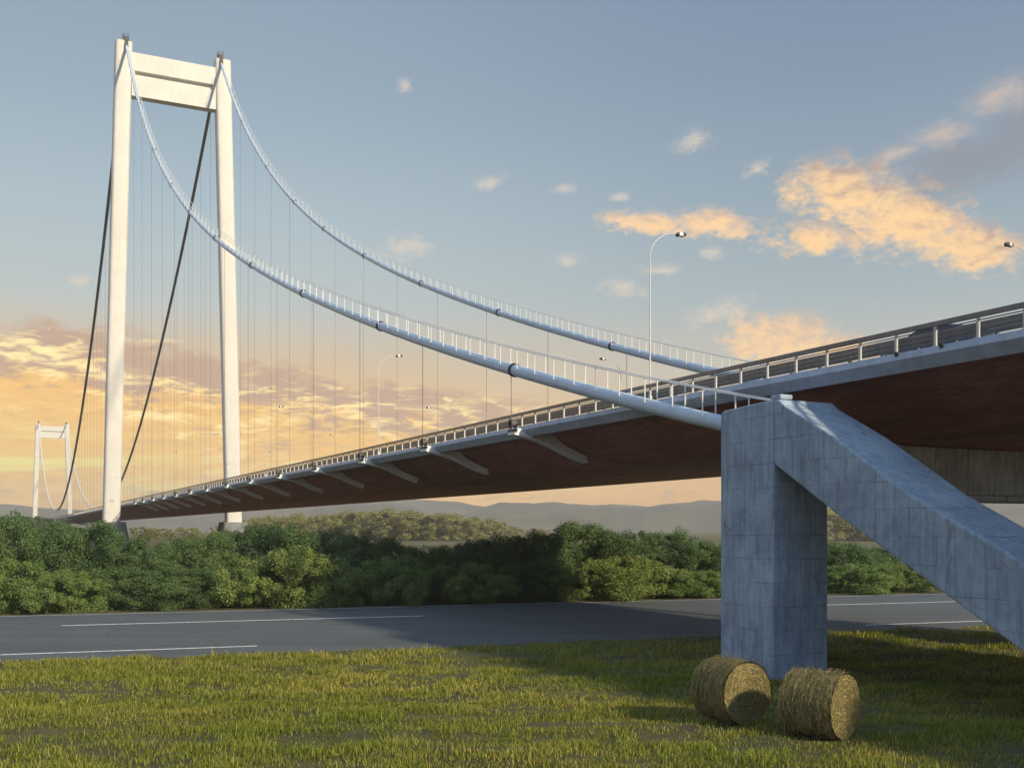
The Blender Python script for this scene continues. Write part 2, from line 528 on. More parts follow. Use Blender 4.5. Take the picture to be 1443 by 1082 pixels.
def mat_grass():
    m, t, bs = material('grass_blades')
    at = t.node('ShaderNodeAttribute', attribute_name='tint')
    dr = t.node('ShaderNodeAttribute', attribute_name='dry')
    col = t.mix(at.outputs['Fac'], (.080, .115, .010), (.285, .330, .032))
    col = t.mix(dr.outputs['Fac'], col, (.50, .40, .10))
    t.put(bs.inputs['Base Color'], col)
    bs.inputs['Roughness'].default_value = .55
    bs.inputs['Specular IOR Level'].default_value = .3
    tr = t.node('ShaderNodeBsdfTranslucent')
    t.put(tr.inputs['Color'], col)
    mx = t.node('ShaderNodeMixShader')
    mx.inputs[0].default_value = .3
    t.l.new(bs.outputs[0], mx.inputs[1])
    t.l.new(tr.outputs[0], mx.inputs[2])
    o = next(n for n in t.n if n.type == 'OUTPUT_MATERIAL')
    t.l.new(mx.outputs[0], o.inputs[0])
    return m
M_grass = mat_grass()

def mat_hay():
    m, t, bs = material('hay')
    at = t.node('ShaderNodeAttribute', attribute_name='tint')
    n = t.noise(obj_co(t), 5, 5, .6)
    col = t.mix(at.outputs['Fac'], (.10, .08, .028), (.46, .375, .15))
    col = t.mix(t.m('MULTIPLY', t.smooth(n, .45, .65), .45), col, (.13, .12, .035))
    t.put(bs.inputs['Base Color'], col)
    bs.inputs['Roughness'].default_value = .85
    return m
M_hay = mat_hay()

# ------------------------------------------------------------------ ground, road, far hills
RD = Vector((.948, .318, 0)).normalized()            # road direction
RN = Vector((-RD.y, RD.x, 0))                        # across the road, away from the camera
Q0, Q1 = 42.6, 65.3                                  # road edges, measured along RN
def bumps(x, y):
    q = -RD.y * x + RD.x * y
    f = np.clip((Q0 - 1.0 - q) / 4, 0, 1)
    z = .12 * vnoise(x * .14, y * .36) + .075 * vnoise(x * .45 + 9, y * .95 + 4) + .035 * vnoise(x * 1.7, y * 2.3 + 7)
    return z * f
xs = np.concatenate([np.linspace(-2600, -120, 26), np.linspace(-100, -42, 18), np.arange(-40, 44, .5), np.linspace(46, 100, 18), np.linspace(120, 2600, 26)])
ys = np.concatenate([np.linspace(-2600, -60, 22), np.linspace(-50, 8, 12), np.arange(10, 62, .5), np.linspace(64, 140, 24), np.linspace(170, 2600, 26)])
GX, GY = np.meshgrid(xs, ys)
GZ = bumps(GX, GY)
GZ = np.where((np.abs(GX) > 60) | (GY < 5) | (GY > 64), 0, GZ)
nx, ny = len(xs), len(ys)
idx = np.arange(nx * ny).reshape(ny, nx)
a_, b_, c_, d_ = idx[:-1, :-1].ravel(), idx[:-1, 1:].ravel(), idx[1:, 1:].ravel(), idx[1:, :-1].ravel()
tr_ = np.concatenate([np.stack([a_, b_, c_], 1), np.stack([a_, c_, d_], 1)])
ground = link('ground', np_mesh('ground', np.stack([GX.ravel(), GY.ravel(), GZ.ravel()], 1), tr_, M_earth, None, True))
ground['kind'] = 'structure'

def strip(name, s0, s1, q0, q1, z, mat, wob=0.0, step=6):
    """a sheet along the road; s runs along it, q across it"""
    mb = MB()
    n = max(1, int((s1 - s0) / step))
    rows = []
    for i in range(n + 1):
        s = s0 + (s1 - s0) * i / n
        w0 = wob * float(vnoise(s * .35, 3.3)) + wob * .5 * float(vnoise(s * 1.3, 8.1))
        w1 = wob * float(vnoise(s * .35, 13.3))
        rows.append([RD * s + RN * (q0 + w0), RD * s + RN * (q1 + w1)])
    vs = [(p.x, p.y, z) for r_ in rows for p in r_]
    fs = [(2 * i, 2 * i + 2, 2 * i + 3, 2 * i + 1) for i in range(n)]
    mb.add(vs, fs)
    o = mb.build(name, mat)
    o['kind'] = 'structure'
    return o
# the road is a shallow slab so that its edge stands clear of the soil
def road_slab():
    mb = MB()
    rings = []
    for i in range(401):
        s = -600 + 3 * i
        w0 = .12 * float(vnoise(s * .5, 3.3))
        prof = [(Q0 + w0 - .15, -.05), (Q0 + w0, .03), (54, .06), (Q1, .03), (Q1 + .15, -.05)]
        rings.append([(RD * s + RN * q + Vector((0, 0, z)))[:] for q, z in prof])
    n = 5
    vs = [p for rg in rings for p in rg]
    fs = [(i * n + k, (i + 1) * n + k, (i + 1) * n + k + 1, i * n + k + 1) for i in range(400) for k in range(n - 1)]
    mb.add(vs, fs)
    o = link('road', mb.mesh('road', M_asphalt))
    o['kind'] = 'structure'
road_slab()
def marking(s0, s1, q, w, z=.068):
    strip('road_marking', s0, s1, q - w / 2, q + w / 2, z, M_mark, .008, 1.5)
for k in range(-6, 8):
    marking(-4.4 + 40 * k, 14 + 40 * k, 57.25, .30)
for k in range(-6, 8):
    marking(-26 + 59.8 * k, 4 + 59.8 * k, 45.0, .26, .048)
marking(-420, 480, 64.5, .16, .048)

def hills(name, y0, x0, x1, amp, base, seed, mat, depth=500):
    n, m_ = 150, 10
    X = np.linspace(x0, x1, n)
    prof = base + amp * (.55 * vnoise(X * .0042 + seed, seed * 3.1) + .30 * vnoise(X * .011 + seed, 2.2) + .12 * vnoise(X * .019, seed) + .05 * vnoise(X * .05, seed + 1))
    V, T = [], []
    for j in range(m_):
        u = j / (m_ - 1)
        yy = y0 + (u - .5) * depth
        k = math.sin(math.pi * u) ** 1.2
        zz = prof * k * (1 + .12 * vnoise(X * .01, j * .9 + seed)) - 2
        V.append(np.stack([X, np.full(n, yy) + 40 * vnoise(X * .004, j + seed), zz], 1))
    V = np.concatenate(V)
    id2 = np.arange(n * m_).reshape(m_, n)
    a, b, c2, d2 = id2[:-1, :-1].ravel(), id2[:-1, 1:].ravel(), id2[1:, 1:].ravel(), id2[1:, :-1].ravel()
    T = np.concatenate([np.stack([a, b, c2], 1), np.stack([a, c2, d2], 1)])
    o = link(name, np_mesh(name, V, T, mat, None, True))
    o['kind'] = 'structure'
def mat_hill():
    m, t, bs = material('hill_scrub')
    co = obj_co(t)
    n = t.noise(co, .012, 6, .65)
    t.put(bs.inputs['Base Color'], t.mix(t.smooth(n, .4, .6), (.035, .042, .035), (.075, .075, .055)))
    bs.inputs['Roughness'].default_value = .95
    return m
M_hill = mat_hill()
hills('hills', 1850, -330, 1500, 42, 54, 4.3, M_hill, 420)
hills('hills', 2300, -2400, 2400, 28, 52, 1.7, M_hill, 420)

# ------------------------------------------------------------------ the bridge
A0, T0 = 24.05, 28.6                                  # the anchor pillar: origin of the bridge
WV = Vector((.89881739, .43832328, 0))
DV = Vector((-.43832328, .89881739, 0))
BRZ = math.atan2(WV.y, WV.x)
def wp(a, t, h):
    return WV * a + DV * t + Vector((0, 0, h + EYE))
def L(a, t, h):
    return (a - A0, t - T0, h + EYE)
def aoff(t):
    return 6.0 * max(0, t - 225) / 625
def dz(t):
    return float(np.interp(t, [-200, 45, 80, 240, 400, 850], [0, 0, -.10, -.25, -.42, -.6]))
AN, AF, AC = 24.0, 42.6, 33.3                         # cable planes and middle of the bridge
TT, TF = 226.5, 850.0                                 # towers
bridge = thing('suspension_bridge', 'long white suspension bridge with red-brown underside crossing above the road and trees', 'bridge', wp(A0, T0, -EYE), BRZ)

TS = [31.8, 35.4, 40.5, 48.9, 51.1, 69.8, 90.1, 110.2, 130.2, 148.6, 165.1, 183.7, 208.9, 216.8, 225.0, 226.5]
HS = [3.85, 4.65, 5.85, 8.2, 8.8, 13.9, 20.1, 26.9, 34.4, 43, 51.4, 62.1, 81.0, 88.2, 96.4, 98.0]
CF = np.polyfit(TS, HS, 4)
def hcab(t):
    if t <= TT:
        return float(np.polyval(CF, t))
    k = (98.2 - 8.5) / (540 - TT) ** 2 if t < 540 else (76.5 - 8.5) / (TF - 540) ** 2
    return 8.5 + k * (t - 540) ** 2
def rcab(t):
    return float(np.interp(t, [28, 50, 110, 230], [.29, .30, .29, .28]))

# --- deck girder
SEC = [(24.95, 4.76), (25.05, 4.85), (26.45, 4.85), (26.95, 4.55), (28.4, 3.97), (30.3, 3.38), (31.5, 3.21), (33.3, 3.15)]
def sec_pts():
    s = SEC[:-1] + [(39.9, 3.15), (40.9, 3.55), (2 * AC - 25.05, 4.72), (2 * AC - 24.95, 4.76)]
    return s + [(2 * AC - 24.95, 5.06), (24.95, 5.06)]
tsteps = [-120, -60, -20, 0, 20, 45, 60, 80, 110, 150, 190, 225, 240, 300, 400, 500, 600, 700, 850, 1000]
g = MB()
rings = [[L(a + aoff(t), t, h + dz(t)) for a, h in sec_pts()] for t in tsteps]
g.loft(rings)
girder = g.build('girder', M_soffit, bridge)
# asphalt on top
g = MB()
g.loft([[L(25.2 + aoff(t), t, 5.065 + dz(t)), L(2 * AC - 25.2 + aoff(t), t, 5.065 + dz(t)), L(2 * AC - 25.2 + aoff(t), t, 5.10 + dz(t)), L(25.2 + aoff(t), t, 5.10 + dz(t))] for t in tsteps])
g.build('carriageway', M_asphalt, bridge)
for sgn in (0, 1):
    mir = (lambda a: 2 * AC - a) if sgn else (lambda a: a)
    e = MB()
    prof = [(24.94, 4.74), (24.60, 5.08), (24.66, 5.30), (25.18, 5.30), (25.18, 5.11), (24.94, 5.07)]
    e.loft([[L(mir(a) + aoff(t), t, h + dz(t)) for a, h in (prof if not sgn else prof[::-1])] for t in tsteps])
    ed = e.build('deck_edge', M_edge, bridge)
    if not sgn:
        for t in (23.9, 22.2):
            o_ = MB()
            o_.tube([L(24.70, t, 5.27), L(24.60, t, 5.27)], .075, 14)
            o_.build('drain_spout', M_black, ed, 40)

# --- railings along both edges, the inner crash barrier behind each
def rails(parent, a, hs, r, mat, t0, t1, name, sq=False):
    mb = MB()
    tt = [t for t in np.arange(t0, t1, 8.0)] + [t1]
    for h in hs:
        if sq:
            mb.loft([[L(a - r[0] + aoff(t), t, h - r[1] + dz(t)), L(a + r[0] + aoff(t), t, h - r[1] + dz(t)), L(a + r[0] + aoff(t), t, h + r[1] + dz(t)), L(a - r[0] + aoff(t), t, h + r[1] + dz(t))] for t in tt])
        else:
            mb.tube([L(a + aoff(t), t, h + dz(t)) for t in tt], r, 8)
    return mb.build(name, mat, parent, 50)
def post_mesh(h, wx, wy, mat, name):
    mb = MB()
    mb.box(-wx, wx, -wy, wy, 0, h)
    mb.box(-wx * 1.8, wx * 1.8, -wy * 1.8, wy * 1.8, 0, .025)
    return mb.mesh(name, mat)
def posts(parent, name, me, a, hz, ts, cap=100):
    ts = list(ts)
    for t in ts[:cap]:
        link(name, me, parent, L(a + aoff(t), t, hz + dz(t)))
    if len(ts) > cap:
        mb = MB()
        src_v = [tuple(v.co) for v in me.vertices]
        src_f = [tuple(p.vertices) for p in me.polygons]
        for t in ts[cap:]:
            x, y, z = L(a + aoff(t), t, hz + dz(t))
            mb.add([(p[0] + x, p[1] + y, p[2] + z) for p in src_v], src_f)
        o = mb.build(name, me.materials[0], parent)
        o['kind'] = 'stuff'
P_rail = post_mesh(.66, .030, .042, M_galv, 'railing_post')
P_barr = post_mesh(.56, .05, .045, M_steel, 'barrier_post')
for sgn in (0, 1):
    mir = (lambda a: 2 * AC - a) if sgn else (lambda a: a)
    rl = rails(bridge, mir(24.72), (5.95,), (.06, .07), M_steel, 2.0, 640, 'railing', True)
    rails(rl, mir(24.72), (5.80,), .018, M_steel, 2.0, 640, 'lower_rail')
    posts(rl, 'railing_post', P_rail, mir(24.72), 5.29, np.arange(12, 420, 1.5), 100 if not sgn else 0)
    br = rails(bridge, mir(25.75), (5.64, 5.78, 5.92), (.03, .062), M_steel, 2.0, 640, 'crash_barrier', True)
    posts(br, 'barrier_post', P_barr, mir(25.83), 5.10, np.arange(12.6, 420, 1.45), 100 if not sgn else 0)

# --- curved brackets under the deck edge
BT = [49.3 + 12.58 * k for k in range(14)]
def bracket_mesh():
    top = [(-.62, .20), (1.86, -.14), (2.02, -.30), (2.40, -.62), (3.15, -.94), (3.86, -1.22)]
    bot = [(-.62, -.08), (.30, -.24), (1.05, -.42), (1.75, -.66), (2.45, -.96), (3.10, -1.22), (3.74, -1.42)]
    mb = MB()
    ring = top + bot[::-1]
    w = .13
    mb.loft([[(x, -w, z) for x, z in ring], [(x, w, z) for x, z in ring]][::-1])
    return mb.mesh('bracket', M_bracket)
def bracket_flange():
    bot = [(-.62, -.09), (.30, -.25), (1.05, -.43), (1.75, -.67), (2.45, -.97), (3.10, -1.23), (3.76, -1.44)]
    mb = MB()
    mb.loft([[(x, -.34, z - .11), (x, .34, z - .11), (x, .34, z), (x, -.34, z)] for x, z in bot])
    return mb.mesh('flange', M_white)
def socket_mesh():
    mb = MB()
    n = 16
    rings = []
    for k in range(n + 1):
        th = 2 * math.pi * k / n
        cx, cz = math.cos(th), math.sin(th)
        rings.append([(-.15, .15 * cx, .05 + .15 * cz), (-.15, .24 * cx, .05 + .24 * cz), (.15, .24 * cx, .05 + .24 * cz), (.15, .15 * cx, .05 + .15 * cz)])
    mb.loft(rings, False)
    mb.box(-.14, .14, -.3, .3, -.34, -.22)
    return mb.mesh('hanger_socket', M_saddle)
ME_b, ME_f, ME_s = bracket_mesh(), bracket_flange(), socket_mesh()
for t in BT:
    b = link('bracket', ME_b, bridge, L(24.6, t, 5.02 + dz(t)))
    link('flange', ME_f, b)
    link('hanger_socket', ME_s, b, (-.52, 0, .30))

# --- main cables
def cable(a, main):
    if not main:
        ts = [28.5] + list(np.linspace(31, TT, 71))
        mat, name = M_cable, 'main_cable'
    else:
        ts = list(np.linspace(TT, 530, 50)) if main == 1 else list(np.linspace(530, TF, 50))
        mat, name = (M_dark_cable if main == 1 else M_white), 'main_cable'  # one cable: near half coloured as backlit, far half as sunlit
    mb = MB()
    mb.tube([L(a + aoff(t), t, hcab(t)) for t in ts], [rcab(t) if not main else .36 for t in ts], 14)
    return mb.build(name, mat, bridge, 60)
def along(t):
    e = .5
    v = Vector((0, 2 * e, hcab(t + e) - hcab(t - e)))
    return v.normalized()
def post_frame(h):
    mb = MB()
    mb.tube([(0, 0, 0), (0, 0, h)], .028, 6)
    return mb.mesh('handrail_post', M_white)
ME_hp = post_frame(1.0)
for ci, a in enumerate((AN, AF)):
    cb = cable(a, False)
    cb['label'] = 'white side-span cable with walkway handrails'
    # handrail ropes on both sides of the walkway, upright posts between
    for s in (-1, 1):
        mb = MB()
        ts = list(np.linspace(30.4, 222.5, 110))
        mb.tube([L(a + s * .30, 28.0, 4.20)] + [L(a + s * .30, t, hcab(t) + rcab(t) * .6 + .98) for t in ts], .03, 6)
        mb.build('handrail', M_white, cb, 60)
    pts = []
    t = 30.5
    while t < 221:
        pts.append(t)
        t += 1.95 if t < 120 else 2.6
    n = 0
    rest = MB()
    for t in pts:
        for s in (-1, 1):
            if n < 100:
                link('handrail_post', ME_hp, cb, L(a + s * .30, t, hcab(t) + rcab(t) * .5))
            else:
                x, y, z = L(a + s * .30, t, hcab(t) + rcab(t) * .5)
                rest.add([(v.co.x + x, v.co.y + y, v.co.z + z) for v in ME_hp.vertices], [tuple(p.vertices) for p in ME_hp.polygons])
            n += 1
    ro = rest.build('handrail_post', M_white, cb)
    ro['kind'] = 'stuff'
    # dark cable clamps
    for t in [48.9, 69.8, 90.1, 110.2, 130.2, 148.6, 165.1, 183.7, 204.0]:
        v = along(t)
        p = Vector(L(a, t, hcab(t)))
        mb = MB()
        mb.tube([p - v * .10, p + v * .10], rcab(t) + .055, 18)
        mb.build('cable_clamp', M_black, cb, 60)
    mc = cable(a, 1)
    mc['label'] = 'near half of main-span cable, backlit shade painted dark'
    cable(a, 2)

# --- hangers
nh = 0
rest = MB()
def hanger(a, t):
    global nh
    mb = MB()
    hb = 5.25 + dz(t)
    if hcab(t) - hb < 1.2:
        return
    mb.tube([L(a + aoff(t), t, hb), L(a + aoff(t), t, hcab(t))],   .018 if t < 225 else .024, 6)
    if nh < 99:
        mb.build('hanger', M_dark_cable if t > 225 else M_steel, bridge, 60)
    else:
        rest.add(mb.v, mb.f)
    nh += 1
for t in BT:
    hanger(AN, t)
    if t < 210:
        hanger(AF, t + 5.9)
for k in range(48):
    for a in (AN, AF):
        hanger(a, 238 + 12.6 * k)
if rest.v:
    o = rest.build('hanger', M_dark_cable, bridge)
    o['kind'] = 'stuff'

# --- towers
def rrect(cx, cy, wx, wy, r, z, n=5):
    pts = []
    for qx, qy, a0 in ((1, 1, 0), (-1, 1, 90), (-1, -1, 180), (1, -1, 270)):
        for k in range(n + 1):
            th = R(a0 + 90 * k / n)
            pts.append((cx + qx * (wx - r) + r * math.cos(th), cy + qy * (wy - r) + r * math.sin(th), z))
    return pts
def tower(t, top, base, label, s=1.0):
    off = aoff(t)
    tw = link('tower', None, bridge, L(AC + off, t, -EYE))
    tw.empty_display_size = 1
    tw['label'] = label
    zt, zb = top + EYE, base + EYE
    def ca(z):
        return 12.05 + (9.72 - 12.05) * (z - zb) / (zt - zb)
    for sg in (-1, 1):
        mb = MB()
        rs = []
        for z in [zb, zb + 8.6, zb + 8.62, zb + 8.72, zb + 8.74] + list(np.linspace(zb + 20, zt, 8)):
            k = .03 if zb + 8.61 < z < zb + 8.73 else 0
            rs.append(rrect(sg * ca(z), 0, 1.62 - k, 1.45 - k, .60, z))
        mb.loft(rs)
        lg = mb.build('leg', M_tower, tw, 30)
        # saddle on the leg's head, with its guard rods
        mb = MB()
        z0 = zt
        x0 = sg * 9.3
        mb.box(x0 - .55, x0 + .55, -1.5, 1.5, z0, z0 + .28)
        mb.loft([[(x0 - .42, y, z0 + .28), (x0 + .42, y, z0 + .28), (x0 + .36, y, z0 + .3 + hh), (x0 - .36, y, z0 + .3 + hh)] for y, hh in ((-1.45, .12), (-.9, .6), (-.3, .95), (.3, .95), (.9, .6), (1.45, .12))])
        mb.loft([[(x0 - .34, y, z - .22), (x0 + .34, y, z - .22), (x0 + .30, y, z + .5), (x0 - .30, y, z + .5)] for y, z in ((-2.0, z0 - 1.35), (-1.62, z0 - .55), (-1.4, z0 + .1), (-.9, z0 + .5))])
        for dx in (-.45, -.2, .2, .45):
            for dy in (-.8, 0, .8):
                mb.tube([(x0 + dx, dy, z0 + .2), (x0 + dx * 1.25, dy * 1.2, z0 + 1.85)], .04, 5)
        for dx in (-.55, .55):
            mb.tube([(x0 + dx, -.95, z0 + 1.5), (x0 + dx, .95, z0 + 1.5)], .03, 5)
        mb.build('saddle', M_saddle, tw)
        # pier under the leg
        mb = MB()
        zg = -.6
        mb.loft([rrect(sg * 12.0, 0, 3.5, 4.6, .8, zg), rrect(sg * 12.0, 0, 2.45, 3.1, .7, zb - .004)])
        mb.build('pier', M_pier, tw, 30)
    # cross beam with a long recess
    x = ca(zt - 6) - 1.60
    z1, z2 = zt - 1.9, zt - 10.6
    zs1, zs2 = zt - 5.5, zt - 6.6
    mb = MB()
    yf, yb = -1.05, 1.05
    mb.box(-x, x, yf + .9, yb, z2, z1)
    mb.box(-x, x, yf, yf + .898, zs1, z1)
    mb.box(-x, x, yf, yf + .898, z2, zs2)
    mb.box(-x, -x + .55, yf, yf + .898, zs2 + .002, zs1 - .002)
    mb.box(x - .55, x, yf, yf + .898, zs2 + .002, zs1 - .002)
    mb.build('crossbeam', M_tower, tw)
    return tw
tower(TT, 97.4, 1.25, 'tall near tower of cream-white steel')
tower(TF, 76.6, 3.0, 'small far tower near the left edge')

# --- anchor pillar, sloping strut, crosshead beam under the deck
def pillar_strut(ac):
    a0, a1 = ac - 1.35, ac + .95
    mb = MB()
    prof = [(27.25, -EYE - .5), (30.05, -EYE - .5), (30.05, 3.98), (29.90, 4.06), (27.25, 4.17)]
    mb.loft([[L(a0, t, h) for t, h in prof], [L(a1, t, h) for t, h in prof]][::-1])
    p = mb.build('anchor_pillar', M_conc, bridge)
    bevel(p, .07, 2)
    mb = MB()
    st = [(27.245, 4.165), (27.0, 4.13), (26.75, 3.92), (24.6, 2.80), (21.6, .95), (18.4, -.62), (9.5, -5.6), (13.3, -5.6), (17.9, -3.08), (20.9, -1.46), (24.2, .30), (27.245, 2.07)]
    mb.loft([[L(a0 + .004, t, h) for t, h in st], [L(a1 - .004, t, h) for t, h in st]])
    s = mb.build('sloping_strut', M_conc, bridge)
    bevel(s, .07, 2)
    mb = MB()
    mb.box(*[L(ac - 1.28, 0, 0)[0], L(ac - .75, 0, 0)[0]], L(0, 27.0, 0)[1], L(0, 27.5, 0)[1], 4.15 + EYE, 4.32 + EYE)
    c_ = mb.build('bearing_block', M_conc, p)
    bevel(c_, .05)
pillar_strut(AN + .05)
pillar_strut(AF + .05)
mb = MB()
pr = [(25.0, 1.30), (38.0, 1.30), (44.5, 1.30), (44.5, 2.6), (41.2, 3.14), (31.5, 3.17), (30.3, 3.33), (28.4, 3.9), (27.6, 3.9), (26.9, 2.5), (25.0, 2.5)]
mb.loft([[L(a, 30.1, h) for a, h in pr], [L(a, 31.9, h) for a, h in pr]])
ch = mb.build('crosshead', M_conc_grey, bridge)
bevel(ch, .05)
mb = MB()
mb.box(L(24.9, 0, 0)[0], L(44.7, 0, 0)[0], L(0, 30.0, 0)[1], L(0, 32.0, 0)[1], 1.06 + EYE, 1.296 + EYE)
lip = mb.build('ledge', M_conc_grey, ch)
bevel(lip, .03)
for a in (26.0, 43.4):
    mb = MB()
    mb.box(L(a - .9, 0, 0)[0], L(a + .9, 0, 0)[0], L(0, 30.3, 0)[1], L(0, 31.7, 0)[1], -.5, 1.056 + EYE)
    bevel(mb.build('column', M_conc_grey, ch), .08)

# ------------------------------------------------------------------ street lamps on the bridge
def lamp_parts():
    pole = MB()
    pole.tube([(0, 0, 0), (0, 0, .25)], .09, 10)
    pole.tube([(0, 0, .25), (0, 0, 6.05)], [.038, .024], 10)
    arm = MB()
    pts = [(0, 0, 6.03)]
    for k in range(1, 13):
        th = R(90 * k / 12)
        pts.append((1.30 * (1 - math.cos(th)), 0, 6.03 + 1.16 * math.sin(th)))
    arm.tube(pts, [.022] * 5 + [.018] * 8, 8)
    head = MB()
    def hs(x, w, z0, z1):
        zm = 7.19
        f = .68
        x = 1.56 + (x - 1.56) * .82
        z0, z1 = zm + (z0 - zm) * f, zm + (z1 - zm) * f
        return [(x, -w * .8, z0), (x, w * .8, z0), (x, w * .64, z1), (x, -w * .64, z1)]
    head.loft([hs(1.28, .07, 7.12, 7.22), hs(1.36, .12, 7.08, 7.27), hs(1.66, .14, 7.10, 7.30), hs(1.84, .07, 7.16, 7.27)])
    cap = MB()
    cap.loft([hs(1.27, .08, 7.10, 7.24), hs(1.37, .13, 7.06, 7.29), hs(1.42, .13, 7.06, 7.29)])
    tip = MB()
    tip.loft([hs(1.64, .15, 7.08, 7.32), hs(1.74, .14, 7.09, 7.32), hs(1.87, .06, 7.14, 7.28)])
    return pole.mesh('pole', M_pole, 50), arm.mesh('arm', M_pole, 50), head.mesh('luminaire', M_pole), cap.mesh('gear_case', M_black), tip.mesh('lens', M_black)
LP = lamp_parts()
def street_lamp(a, t, label, flip=False):
    o = thing('street_lamp', label, 'street lamp', wp(a + aoff(t), t, 5.302 + dz(t)), BRZ + (math.pi if flip else 0), 'street lamps along the bridge deck')
    for nm, me in zip(('pole', 'arm', 'luminaire'), LP[:3]):
        last = link(nm, me, o)
    link('gear_case', LP[3], last)
    link('lens', LP[4], last)
near_l = ['largest white street lamp, its curved arm against the clouds left of the pillar',
          'second street lamp on the near deck edge, dark head below the near cable',
          'third street lamp on the near deck edge, head just right of the tower\'s right leg',
          'fourth street lamp on the near deck edge, head just left of the tower\'s right leg',
          'fifth street lamp on the near deck edge, small head midway between the near tower\'s legs',
          'sixth street lamp on the near deck edge, tiny head close to the tower\'s left leg']
far_l = ['street lamp at the right picture border with its arm bending left over the deck',
         'left-bending street lamp seen between the two cables left of the pillar',
         'left-bending street lamp on the far deck edge, second from the pillar',
         'left-bending street lamp on the far deck edge, third from the pillar',
         'left-bending street lamp on the far deck edge, right beside the tower\'s right leg',
         'left-bending street lamp on the far deck edge, behind the tower\'s right leg']
for k, lb in enumerate(near_l):
    street_lamp(24.78, 37.6 + 35.0 * k, lb)
for k, lb in enumerate(far_l):
    street_lamp(41.85, 32.6 + 34.8 * k, lb, True)

# ------------------------------------------------------------------ car on the deck
def mat_car(name, c, rough, metal, coat):
    m, t, bs = material(name)
    bs.inputs['Base Color'].default_value = c + (1,)
    n = t.noise(obj_co(t), 30, 3, .5)
    t.put(bs.inputs['Roughness'], t.smooth(n, .2, .8, rough * .8, rough * 1.2))
    bs.inputs['Metallic'].default_value = metal
    bs.inputs['Coat Weight'].default_value = coat
    return m
M_car = mat_car('car_paint', (.045, .055, .085), .3, .5, .8)
M_glass = mat_car('car_glass', (.02, .024, .03), .06, 0, 0)
M_tyre = mat_car('tyre', (.02, .02, .02), .8, 0, 0)
M_rim = mat_car('rim', (.45, .45, .46), .3, .9, 0)
M_lampg = mat_car('headlight_glass', (.7, .7, .72), .1, 0, .5)
def build_car():
    car = thing('car', 'dark blue car driving on the bridge deck, roof showing above the crash barrier', 'car', wp(28.0, 25.4, 5.104), BRZ)
    # body runs along local y (towards the tower)
    def sect(y, w, z0, z1, tw):
        return [(-w, y, z0), (w, y, z0), (w * 1.02, y, (z0 + z1) / 2), (w * tw, y, z1), (-w * tw, y, z1), (-w * 1.02, y, (z0 + z1) / 2)]
    b = MB()
    b.loft([sect(-2.1, .72, .38, .74, .9), sect(-2.0, .80, .25, .86, .92), sect(-1.2, .86, .20, .92, .93), sect(0, .87, .20, .93, .93), sect(1.0, .86, .20, .90, .93), sect(1.75, .80, .22, .80, .92), sect(2.05, .68, .34, .66, .9)])
    body = b.build('body', M_car, car, 50)
    bevel(body, .05)
    g_ = MB()
    def gs(y, w, z):
        return [(-w, y, .90), (w, y, .90), (w * .82, y, z), (-w * .82, y, z)]
    g_.loft([gs(-1.85, .76, .93), gs(-1.35, .78, 1.30), gs(-.9, .78, 1.40), gs(.1, .78, 1.42), gs(.55, .78, 1.32), gs(1.15, .76, .92)])
    g_.build('windows', M_glass, car, 40)
    r_ = MB()
    r_.loft([[(-w, y, z), (w, y, z), (w * .9, y, z + .04), (-w * .9, y, z + .04)] for y, w, z in ((-1.32, .64, 1.31), (-.9, .66, 1.405), (.1, .66, 1.425), (.5, .64, 1.345))])
    r_.build('roof', M_car, car, 50)
    for y in (-1.3, 1.3):
        for s in (-1, 1):
            w_ = MB()
            w_.tube([(s * .68, y, .31), (s * .89, y, .31)], .31, 20)
            wo = w_.build('wheel', M_tyre, car, 40)
            w_ = MB()
            w_.tube([(s * .88, y, .31), (s * .905, y, .31)], .19, 14)
            w_.build('rim', M_rim, wo, 40)
    for s in (-1, 1):
        h_ = MB()
        h_.box(s * .6 - .14, s * .6 + .14, 1.92, 2.06, .58, .72)
        h_.build('headlight', M_lampg, car)
        h_ = MB()
        h_.box(s * .88 - .09, s * .88 + .09, .62, .78, .92, 1.04)
        h_.build('mirror', M_car, car)
build_car()

